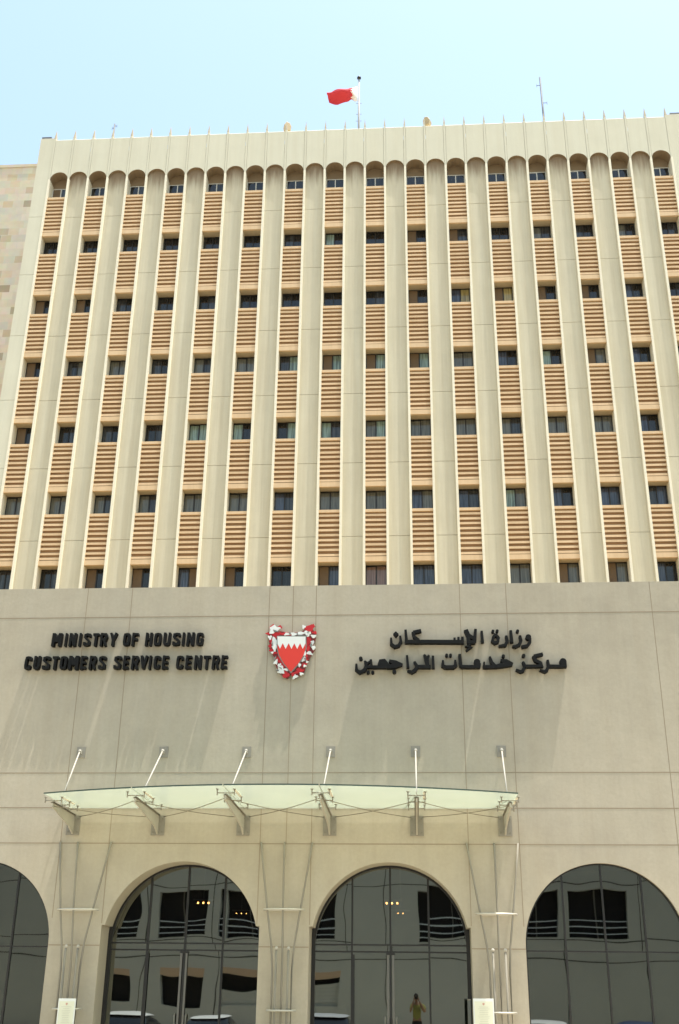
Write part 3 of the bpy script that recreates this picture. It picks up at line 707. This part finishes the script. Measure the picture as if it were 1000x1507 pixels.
# parapet with the row of little arches
pa = MB(); ra = bw; zc = 41.15; zsp = zc-ra; dep = .16
for k in range(31):
    cx = FX0+(k+.5)*FS; N = 14; P = [(cx-ra*math.cos(math.pi*i/N), zsp+ra*math.sin(math.pi*i/N)) for i in range(N+1)]
    y0, y1 = TY+.012, TY+.62
    for a, b in zip(P, P[1:]):
        g0, g1 = max(a[0], cx-ra+.009), min(b[0], cx+ra-.009)
        pa.face([(g0, y0, a[1]), (g1, y0, b[1]), (g1, y0, ZT-.13), (g0, y0, ZT-.13)], M['parapet'])
        y2 = y1 if k % 2 == 0 else TY+.149
        pa.face([(a[0], y0, a[1]), (a[0], y2, a[1]), (b[0], y2, b[1]), (b[0], y0, b[1])], M['arch_brown'])
    if k % 2 == 0:
        cy = y2; pa.face([(cx-ra, cy, zsp-.25), (cx+ra, cy, zsp-.25), (cx+ra, cy, ZT-.13), (cx-ra, cy, ZT-.13)], M['arch_brown'])
tput('parapet', pa.mesh('parapet'))
cpg = MB()
for k in range(31):
    xa, xb = FX0+k*FS+hw_, FX0+(k+1)*FS-hw_
    pf = [(TY+.02, ZT-.13), (TY+.16, ZT+.02), (TY+.66, ZT+.02), (TY+.66, ZT-.13)]
    a_ = [cpg.bm.verts.new((xa, y, z)) for y, z in pf]; c_ = [cpg.bm.verts.new((xb, y, z)) for y, z in pf]
    cpg.bm.faces.new(a_); cpg.bm.faces.new(c_[::-1])
    for i in range(4): cpg.bm.faces.new([a_[i], c_[i], c_[(i+1) % 4], a_[(i+1) % 4]])
for xa, xb in ((-19.27, FX0-.052), (FX0+31*FS+.052, 14.27)): cpg.box(xa, xb, TY+.02, TY+.66, ZT+.002, ZT+.03)
tput('coping', cpg.mesh('coping', M['coping']))
# louvre bands
def louvre_mesh(jit):
    lm = MB(); H = 2.47; rnd = random.Random(jit)
    lm.box(-bw, bw, .05, .16, -.13, 0, M['louvre'])
    lm.box(-bw, bw, .05, .16, -H, -H+.23, M['louvre'])
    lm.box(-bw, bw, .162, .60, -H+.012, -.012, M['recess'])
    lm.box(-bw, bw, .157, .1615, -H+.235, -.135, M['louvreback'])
    n = 9; z = -.13-.105
    pitch = (H-.23-.13)/9.0
    for i in range(n-0):
        zc_ = -.13 - pitch*(i+.5) - .012 + rnd.uniform(-.006, .006)
        t = rnd.uniform(-.004, .004)
        q = [(.065, zc_-.07), (.065+t, zc_+.035), (.155, zc_+.07), (.155, zc_-.035)]
        a_ = [lm.bm.verts.new((-bw, y, zz_)) for y, zz_ in q]; c_ = [lm.bm.verts.new((bw, y, zz_+rnd.uniform(-.006, .006))) for y, zz_ in q]
        for f in ([a_, c_[::-1]] + [[a_[j], c_[j], c_[(j+1) % 4], a_[(j+1) % 4]] for j in range(4)]):
            lm.bm.faces.new(f).material_index = lm.mi(M['louvre'])
    return lm.mesh('louvre_band')
LM = [louvre_mesh(j) for j in range(5)]
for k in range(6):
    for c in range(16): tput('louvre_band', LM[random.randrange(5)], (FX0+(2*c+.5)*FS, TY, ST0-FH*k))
lw = MB()
for c in range(16):
    cx = FX0+(2*c+.5)*FS; lw.box(cx-bw, cx+bw, TY+.05, TY+.655, ZB, ST0-FH*6)
tput('lower_spandrel', lw.mesh('lower_spandrel', M['louvre']))
# windows
WH = 1.13
def frame_mesh(m):
    f = MB(); t = .035; b = bw-.002
    f.box(-b, b, -.03, .03, 0, t); f.box(-b, b, -.03, .03, WH-t-.004, WH-.004); f.box(-b, -b+t, -.03, .03, t, WH-t-.004); f.box(b-t, b, -.03, .03, t, WH-t-.004)
    f.box(-.026, .026, -.035, .03, t, WH-t-.004)
    f.box(.03, b-t, -.02, .02, t, t+.03); f.box(-b+t, -.03, -.012, .02, WH-t-.04, WH-t-.004)
    return f.mesh('window', m)
FM = {0: frame_mesh(M['whiteframe']), 1: frame_mesh(M['alu'])}
pmc = {}
def pane_mesh(side, code):
    if (side, code) not in pmc:
        p = MB(); b = bw-.03
        x0, x1 = (-b, -.02) if side < 0 else (.02, b)
        y = 0.004*side + (-.012 if code == 'b' else 0)
        p.box(x0, x1, y, y+.012, .03, WH-.035); pmc[(side, code)] = p.mesh('pane', PANE[code])
    return pmc[(side, code)]
CODES = ['be dd de dd dd dd dd dd dd dd dd dd dd dd dd dd',
         'dd dd dd dd dd dd ed cd dd bd be dd ge ed gd de',
         'bd bd ed dd de dd dd dd de bd uy by bd bd ud de',
         'bd eg gg ed ge gg ec bc bc bc gg ud cd bg ud dd',
         'bd de ed de cc cd dc ce gc gg gg ge gg gg ud dd',
         'gg gg ge ge gg gg ue gg gg ug ue cg ud uu eu eg',
         'ee de bd bd ub bd dd bu pp uu uu gg bg bg ud dd']
rest = MB()
for k in range(6, -1, -1):
    cs = CODES[k].split()
    for c in range(16):
        cx = FX0+(2*c+.5)*FS; z = ST0-FH*k
        if k == 0 and c < 12:      # the smallest dozen of the top row, beyond the hundred largest
            b = bw-.002; y = TY+.60; t = .035; WH_ = WH*.87
            for q in ((-b, b, 0, t), (-b, b, WH_-t, WH_), (-b, -b+t, t, WH_-t), (b-t, b, t, WH_-t), (-.026, .026, t, WH_-t)):
                rest.box(cx+q[0], cx+q[1], y-.03, y+.03, z+q[2], z+q[3], M['whiteframe'])
            for s, (x0, x1) in ((0, (-b+t, -.026)), (1, (.026, b-t))):
                rest.box(cx+x0, cx+x1, y-.005, y+.01, z+t, z+WH_-t, PANE[cs[c][s]])
            continue
        wdw = tput('window', FM[0 if k == 0 else 1], (cx, TY+.60, z))
        if k == 0: wdw.scale = (1, 1, .87)
        for s, code in ((-1, cs[c][0]), (1, cs[c][1])): put('pane', pane_mesh(s, code), wdw)
o = tput('window', rest.mesh('window')); o['kind'] = 'stuff'

# ------------------------------------------------------------------ things on the roof
YR = TY+3
fp = thing('flagpole', 'tall grey flagpole on the tower roof flying a red and white flag', 'flagpole', (-2.46, YR, 43.1))
MB().tube([(0, 0, 0), (0, 0, 3.2), (0, 0, 6.75)], [.075, .065, .05], 10).build('pole', M['pole'], fp)
MB().ball((0, 0, 6.82), .12).build('finial', M['alu'], fp)
cl = MB()
for z in (2.6, 3.6, 4.1, 4.9): cl.box(-.16, .16, -.01, .01, z, z+.02)
cl.build('rung', M['pole'], fp)
flg = MB(); U, V = 54, 24; grid = []
def fpoint(u, v):
    x_ = -2.53 - 1.74*u + (.20*(v-.3) if v > .3 else 0)*max(0, (u-.6)/.4)
    zt_ = 49.35 - .32*min(1, u/.22)**.8 - .20*max(0, u-.22)/.78 + .02*math.sin(11*u)
    zb_ = 48.13 + .22*math.exp(-((u-.2)/.08)**2) - .20*max(0, u-.25)/.4*(1 if u < .65 else .4/max(.4, u-.25)) - .03*math.sin(6*u)
    z_ = zt_*(1-v) + zb_*v + .03*math.sin(u*9+v*3)*min(1, u*3)
    y_ = YR - .05 - (.42*math.sin(math.pi*min(1, v*1.02)) + .10*math.sin(v*11+u*3))*min(1, u*4) + .10*math.sin(u*8+v*2.2)*min(1, u*3)
    return (x_, y_, z_)
grid = [[flg.bm.verts.new(fpoint(i/U, j/V)) for j in range(V+1)] for i in range(U+1)]
for i in range(U):
    for j in range(V):
        u, v = (i+.5)/U, (j+.5)/V
        tri = abs(((v*5) % 1)-.5)*2
        f = flg.bm.faces.new([grid[i][j], grid[i+1][j], grid[i+1][j+1], grid[i][j+1]]); f.smooth = True
        f.material_index = flg.mi(M['flagwhite'] if u < .13+.10*(1-tri) else M['flagred'])
fo = flg.build('flag'); tag(fo, 'red and white serrated flag blowing left from the rooftop pole', 'flag')

M['mastpaint'] = mat('dark_mast_paint', (0.10, 0.11, 0.125), 0.6)
def mast(x, z0, z1, arms, label, lean=0):
    t = thing('antenna_mast', label, 'antenna', (x, YR, z0), 'antennas on the tower roof')
    MB().tube([(0, 0, 0), (lean, 0, z1-z0)], [.065, .045], 8).build('mast', M['mastpaint'], t)
    for side, z, ln, hh in arms:
        a = MB(); xx = lean*(z-z0)/(z1-z0); a.tube([(xx, 0, z-z0), (xx+side*ln, 0, z-z0)], .016, 6); a.tube([(xx+side*ln, 0, z-z0-hh), (xx+side*ln, 0, z-z0+hh)], .009, 6)
        a.build('dipole', M['mastpaint'], t)
mast(7.82, 43.1, 49.4, ((-1, 48.8, .22, .12), (1, 47.5, .26, .12)), 'tall thin antenna mast with two side arms on the right of the tower roof', -.06)
mast(-16.4, 43.1, 47.2, ((-1, 46.9, .12, .15), (1, 47.05, .14, .1)), 'short thin antenna at the left end of the tower roof')
def flood(x, label, rz):
    t = thing('roof_floodlight', label, 'floodlight', (x, TY+.42, ZT+.02), 'floodlights on the parapet')
    MB().tube([(0, 0, 0), (0, 0, .32)], .03, 8).build('stand', M['pole'], t)
    h = MB(); h.prism([(-.16, .2), (.16, .2), (.2, .5), (.1, .72), (-.08, .78), (-.2, .55)], -.16, .16)
    bevel(h.build('casing', M['lampbody'], t), .03); t.rotation_euler = (0, 0, rz)
flood(-6.12, 'beige floodlight on the parapet left of the flagpole', .3)
flood(1.28, 'beige floodlight on the parapet right of the flagpole', -.4)
for xa, xb in ((-19.24, -18.72), (13.72, 14.25)):
    c = MB(); c.box(xa, xb, TY+.05, TY+.6, ZT+.06, ZT+.17, M['alu2']); c.box(xa+.1, xb-.1, TY+.15, TY+.5, ZT+.031, ZT+.06, M['alu2'])
    tput('corner_cap', c.mesh('corner_cap'))

# ------------------------------------------------------------------ stone clad building on the left
SB = thing('stone_clad_building', 'taller building clad in mottled beige stone, behind the left edge of the tower', 'building', (-35, TY+7, 0))
SI = Matrix.Translation(-Vector(SB.location))
o = MB().box(-62, -19.6, TY+6, TY+26, 0, 47.0).build('wall', M['stone'], SB); o.matrix_parent_inverse = SI
o = MB().box(-62.05, -19.55, TY+5.95, TY+26.05, 47.0, 47.2).build('coping', M['stone'], SB); o.matrix_parent_inverse = SI

# ------------------------------------------------------------------ building across the street (seen mirrored in the arches)
OB = thing('street_building', 'grey building with dark railed windows across the street, mirrored in the arch glass', 'building', (0, -33.4, 0))
YO = 0.0
up_ = [(-30, -27.4), (-16.4, -14.05), (-13.1, -10.45), (-9.75, -7.2), (-6.2, -3.95), (0.2, 2.85), (4.4, 6.85), (7.45, 10.3), (17, 19.6), (21, 23.6)]
lo_ = [(-30, -27.4), (-15.6, -14.3), (-12.9, -10.8), (-9.7, -7.6), (-5.6, -4.05), (17, 19.6)]
lo_bot = {-9.7: 2.10, -5.6: 2.42}
bands = [(0.15, 1.45, []), (1.45, 2.68, lo_), (2.68, 4.37, []), (4.37, 6.75, up_), (6.75, 9.9, [])]
wb = MB(); XA, XB = -40, 36
for z0, z1, op in bands:
    x = XA
    for a, b in op:
        wb.box(x, a, -.45, 0, z0, z1); x = b
    wb.box(x, XB, -.45, 0, z0, z1)
wb.build('wall', M['grey_concrete'], OB)
MB().box(XA, XB, -10, -.46, .15, 9.8).build('back_rooms', M['void'], OB)
jb = MB()
for z in (2.68+.9, 4.25, 7.0, 9.4): jb.box(XA, XB, 0.001, .004, z-.02, z+.02)
for x in (-18, -13.7, -10.1, -6.8, -3.4, -1.4, 3.3, 7.1, 11, 15, 20): jb.box(x-.02, x+.02, 0.001, .0035, .2, 9.85)
jb.build('panel_joint', M['alu'], OB)
for z0, z1, op in bands:
    for a, b in op:
        wv = MB().box(a, b, -.40, -.38, z0, z1).build('window', M['void'], OB)
        if z0 > 2:
            for zz in (.22, .52, .82): MB().box(a, b, -.2, -.14, z0+zz, z0+zz+.05).build('rail', M['rail'], wv)
            if (b-a) > 2.3: MB().box((a+b)/2-.03, (a+b)/2+.03, -.37, -.33, z0, z1).build('mullion', M['alu2'], wv)
        else:
            MB().box(a, b, -.1, .003, z1+.003, z1+.36).build('lintel', M['lintel'], wv)
            if a in lo_bot:
                sh_ = MB()
                for q in range(6):
                    h_ = (lo_bot[a]-z0)/6; sh_.box(a+.01, b-.01, -.2, -.15+.02*(q % 2), z0+q*h_+.003, z0+(q+1)*h_)
                sh_.build('shutter', M['grey_concrete'], wv)

# ------------------------------------------------------------------ parked cars (mirrored low in the arches)
def car_paint(n, c): return mat(n, c, .3, spec=.5)
CARGLASS = mat('car_glass', (.01, .011, .014), .12, spec=.25); TYRE = mat('tyre', (.015, .015, .015), .85); RIM = mat('wheel_rim', (.5, .5, .5), .35, metal=.8)
LAMPM = mat('headlamp_glass', (.75, .76, .78), .15); TAIL = mat('tail_lamp', (.4, .02, .02), .3)
def make_car(paint, label, x, y, rz, roof=1.42):
    t = thing('parked_car', label, 'car', (x, y, .008), 'cars parked along the street')
    t.rotation_euler = (0, 0, rz)
    # lofted body: (y along the car, half width at sill, half width at shoulder, shoulder z)
    def loft(secs, name, m, par):
        mb = MB(); rings = []
        for yy, ring in secs: rings.append([mb.bm.verts.new((px, yy, pz)) for px, pz in ring])
        for a, b in zip(rings, rings[1:]):
            k = len(a)
            for i in range(k):
                f = mb.bm.faces.new([a[i], a[(i+1) % k], b[(i+1) % k], b[i]]); f.smooth = True
        mb.bm.faces.new(rings[0]); mb.bm.faces.new(rings[-1][::-1])
        o = mb.build(name, m, par); s = o.modifiers.new('s', 'SUBSURF'); s.levels = 2; s.render_levels = 2; return o
    def sec(wd, z0, z1): return [(-wd*.93, z0), (-wd, (z0+z1)*.5), (-wd*.95, z1-.06), (-wd*.7, z1), (wd*.7, z1), (wd*.95, z1-.06), (wd, (z0+z1)*.5), (wd*.93, z0)]
    body = loft([(-2.2, sec(.72, .32, .62)), (-2.1, sec(.82, .24, .70)), (-1.5, sec(.88, .22, .82)), (-.9, sec(.90, .2, .93)), (.5, sec(.90, .2, .96)), (1.5, sec(.89, .22, .98)), (2.05, sec(.84, .26, .92)), (2.2, sec(.76, .34, .80))], 'body', paint, t)
    def gh(wd, z0, z1): return [(-wd, z0), (-wd*.93, (z0+z1)/2), (-wd*.8, z1-.02), (-wd*.5, z1), (wd*.5, z1), (wd*.8, z1-.02), (wd*.93, (z0+z1)/2), (wd, z0)]
    loft([(-1.05, gh(.80, .86, .90)), (-.35, gh(.80, .88, roof-.10)), (0, gh(.78, .88, roof-.03)), (.9, gh(.78, .88, roof-.05)), (1.45, gh(.78, .88, roof-.22)), (1.95, gh(.76, .88, .96))], 'cabin_glass', CARGLASS, t)
    loft([(-.42, gh(.56, roof-.10, roof-.075)), (-.2, gh(.68, roof-.10, roof-.02)), (.3, gh(.70, roof-.10, roof+.02)), (.9, gh(.69, roof-.10, roof)), (1.25, gh(.58, roof-.14, roof-.07))], 'roof_panel', paint, t)
    for sx in (-1, 1):
        for yy in (-1.35, 1.35):
            wh = MB(); wh.tube([(sx*.70, yy, .32), (sx*.88, yy, .32)], .32, 22); wo = wh.build('wheel', TYRE, t)
            MB().tube([(sx*.86, yy, .32), (sx*.892, yy, .32)], .20, 16).build('rim', RIM, wo)
        bevel(MB().box(sx*.66-.14, sx*.66+.14, -2.16, -2.02, .56, .70).build('headlight', LAMPM, t), .03)
        bevel(MB().box(sx*.66-.12, sx*.66+.12, 2.08, 2.17, .66, .82).build('tail_light', TAIL, t), .03)
        bevel(MB().box(sx*.95-.09, sx*.95+.09, -.75, -.62, .92, 1.04).build('mirror', paint, t), .03)
    MB().box(-.45, .45, -2.235, -2.2, .38, .52).build('grille', CARGLASS, t)
PW = car_paint('white_car_paint', (.75, .75, .74)); PB = car_paint('navy_car_paint', (.02, .03, .10)); PG = car_paint('silver_car_paint', (.45, .46, .48))
make_car(PW, 'white car parked in the street, mirrored at the left of the left entrance', -8.75, -10.3, math.pi, 1.34)
make_car(PW, 'lower white car mirrored at the middle of the left entrance', -6.25, -10.5, math.pi, 1.29)
make_car(PG, 'silver car mirrored low in the left half of the right entrance', -2.75, -10.2, math.pi, 1.38)
make_car(PW, 'white car mirrored at the lower left of the rightmost arch', 3.6, -10.5, math.pi, 1.28)
make_car(PB, 'dark blue car mirrored low in the middle of the rightmost arch', 6.3, -10.4, math.pi, 1.27)

# ------------------------------------------------------------------ the photographer (mirrored in the right entrance)
SKIN = mat('skin', (.30, .17, .11), .6); SHIRT = mat('yellow_shirt', (.25, .25, .07), .8); PANTS = mat('dark_trousers', (.015, .016, .02), .85)
HAIR = mat('dark_hair', (.012, .010, .009), .7); CAMB = mat('camera_body', (.012, .012, .013), .5); SHOE = mat('dark_shoe', (.02, .018, .016), .6)
PH = thing('person', 'person in yellow shirt and dark trousers raising a camera, mirrored in the right entrance', 'person', (0.02, -24.22, .15))
PH.rotation_euler = (0, 0, 0)
def skinned(name, verts, edges, m, parent, root=0, lv=2):
    me = bpy.data.meshes.new(name); me.from_pydata([v[:3] for v in verts], edges, []); o = put(name, me, parent)
    md = o.modifiers.new('skin', 'SKIN'); md.use_smooth_shade = True
    sv = me.skin_vertices[0].data
    for i, v in enumerate(verts): sv[i].radius = (v[3], v[4] if len(v) > 4 else v[3]); sv[i].use_root = (i == root)
    sb = o.modifiers.new('sub', 'SUBSURF'); sb.levels = lv; sb.render_levels = lv
    me.materials.append(m); return o
# facing +Y; eye height 1.70 above the pavement, raised hands grip the camera by its sides
bv = [(0, -.02, .98, .155, .11), (0, -.02, 1.15, .14, .10), (0, -.01, 1.33, .17, .115), (0, -.01, 1.47, .10, .08), (0, .0, 1.56, .058), (0, .02, 1.65, .07),
      (-.20, -.01, 1.46, .062), (-.27, .12, 1.27, .045), (-.105, .20, 1.60, .031), (.20, -.01, 1.46, .062), (.27, .12, 1.27, .045), (.105, .20, 1.60, .031),
      (-.10, -.02, .90, .095), (-.11, .0, .50, .062), (-.12, -.02, .09, .045), (-.125, .12, .04, .04), (.10, -.02, .90, .095), (.11, .0, .50, .062), (.12, -.02, .09, .045), (.125, .12, .04, .04)]
be = [(0, 1), (1, 2), (2, 3), (3, 4), (4, 5), (3, 6), (6, 7), (7, 8), (3, 9), (9, 10), (10, 11), (0, 12), (12, 13), (13, 14), (14, 15), (0, 16), (16, 17), (17, 18), (18, 19)]
skinned('body', bv, be, SKIN, PH)
hd = MB(); hd.ball((0, .03, 1.70), .10, None, (.80, .98, 1.18), 20)
hd.ball((0, .125, 1.68), .016, None, (.8, 1.2, 1.3)); hd.ball((-.082, .02, 1.69), .022, None, (.5, .8, 1.3)); hd.ball((.082, .02, 1.69), .022, None, (.5, .8, 1.3)); hd.ball((0, .105, 1.625), .02, None, (1.3, .6, .4))
hd.build('head', SKIN, PH)
hr = MB(); hr.ball((0, .005, 1.735), .112, None, (.84, .98, 1.02), 18); hr.build('hair', HAIR, PH)
skinned('shirt', [(0, -.02, .93, .172, .128), (0, -.02, 1.15, .158, .118), (0, -.01, 1.33, .188, .133), (0, -.01, 1.475, .115, .09), (0, 0, 1.52, .07), (-.205, -.01, 1.46, .078), (-.255, .08, 1.32, .07), (.205, -.01, 1.46, .078), (.255, .08, 1.32, .07)],
        [(0, 1), (1, 2), (2, 3), (3, 4), (3, 5), (5, 6), (3, 7), (7, 8)], SHIRT, PH)
skinned('trousers', [(0, -.02, 1.0, .165, .122), (0, -.02, .93, .165, .122), (-.10, -.02, .84, .112), (-.11, .0, .50, .082), (-.12, -.02, .10, .068), (.10, -.02, .84, .112), (.11, .0, .50, .082), (.12, -.02, .10, .068)],
        [(0, 1), (1, 2), (2, 3), (3, 4), (1, 5), (5, 6), (6, 7)], PANTS, PH)
for sx in (-1, 1):
    skinned('shoe', [(sx*.12, -.06, .05, .05), (sx*.122, .08, .045, .048), (sx*.125, .17, .035, .035)], [(0, 1), (1, 2)], SHOE, PH)
    # palm and five fingers closed on the side of the camera
    hx = sx*.094
    hv = [(sx*.105, .165, 1.585, .026, .02), (hx, .178, 1.63, .030, .016), (hx, .186, 1.665, .030, .015)]; he = [(0, 1), (1, 2)]
    for q, (dz, ln) in enumerate(((1.705, .9), (1.690, 1.0), (1.672, .95), (1.655, .75))):
        b0 = len(hv); hv += [(hx-sx*.002, .190, dz-.004, .0085), (hx-sx*.010, .196+.006*ln, dz, .008), (hx-sx*.035*ln, .200, dz+.002, .007)]
        he += [(2, b0), (b0, b0+1), (b0+1, b0+2)]
    b0 = len(hv); hv += [(hx-sx*.006, .160, 1.63, .010), (hx-sx*.022, .148, 1.65, .009), (hx-sx*.036, .146, 1.672, .008)]
    he += [(1, b0), (b0, b0+1), (b0+1, b0+2)]
    skinned('hand', hv, he, SKIN, PH, 1, 1)
CM = thing('held_camera', 'black camera the yellow-shirted person holds up before the face', 'camera', (0.02, -24.07, 1.80))
bevel(MB().box(-.068, .068, .0, .045, -.005, .085).build('camera_body', CAMB, CM), .01)
MB().prism([(-.03, .085), (.03, .085), (.02, .115), (-.02, .115)], .003, .042).build('viewfinder', CAMB, CM)
tb = MB(); tb.tube([(0, .04, .036), (0, .052, .037)], .034, 18); tb.build('lens', CAMB, CM)
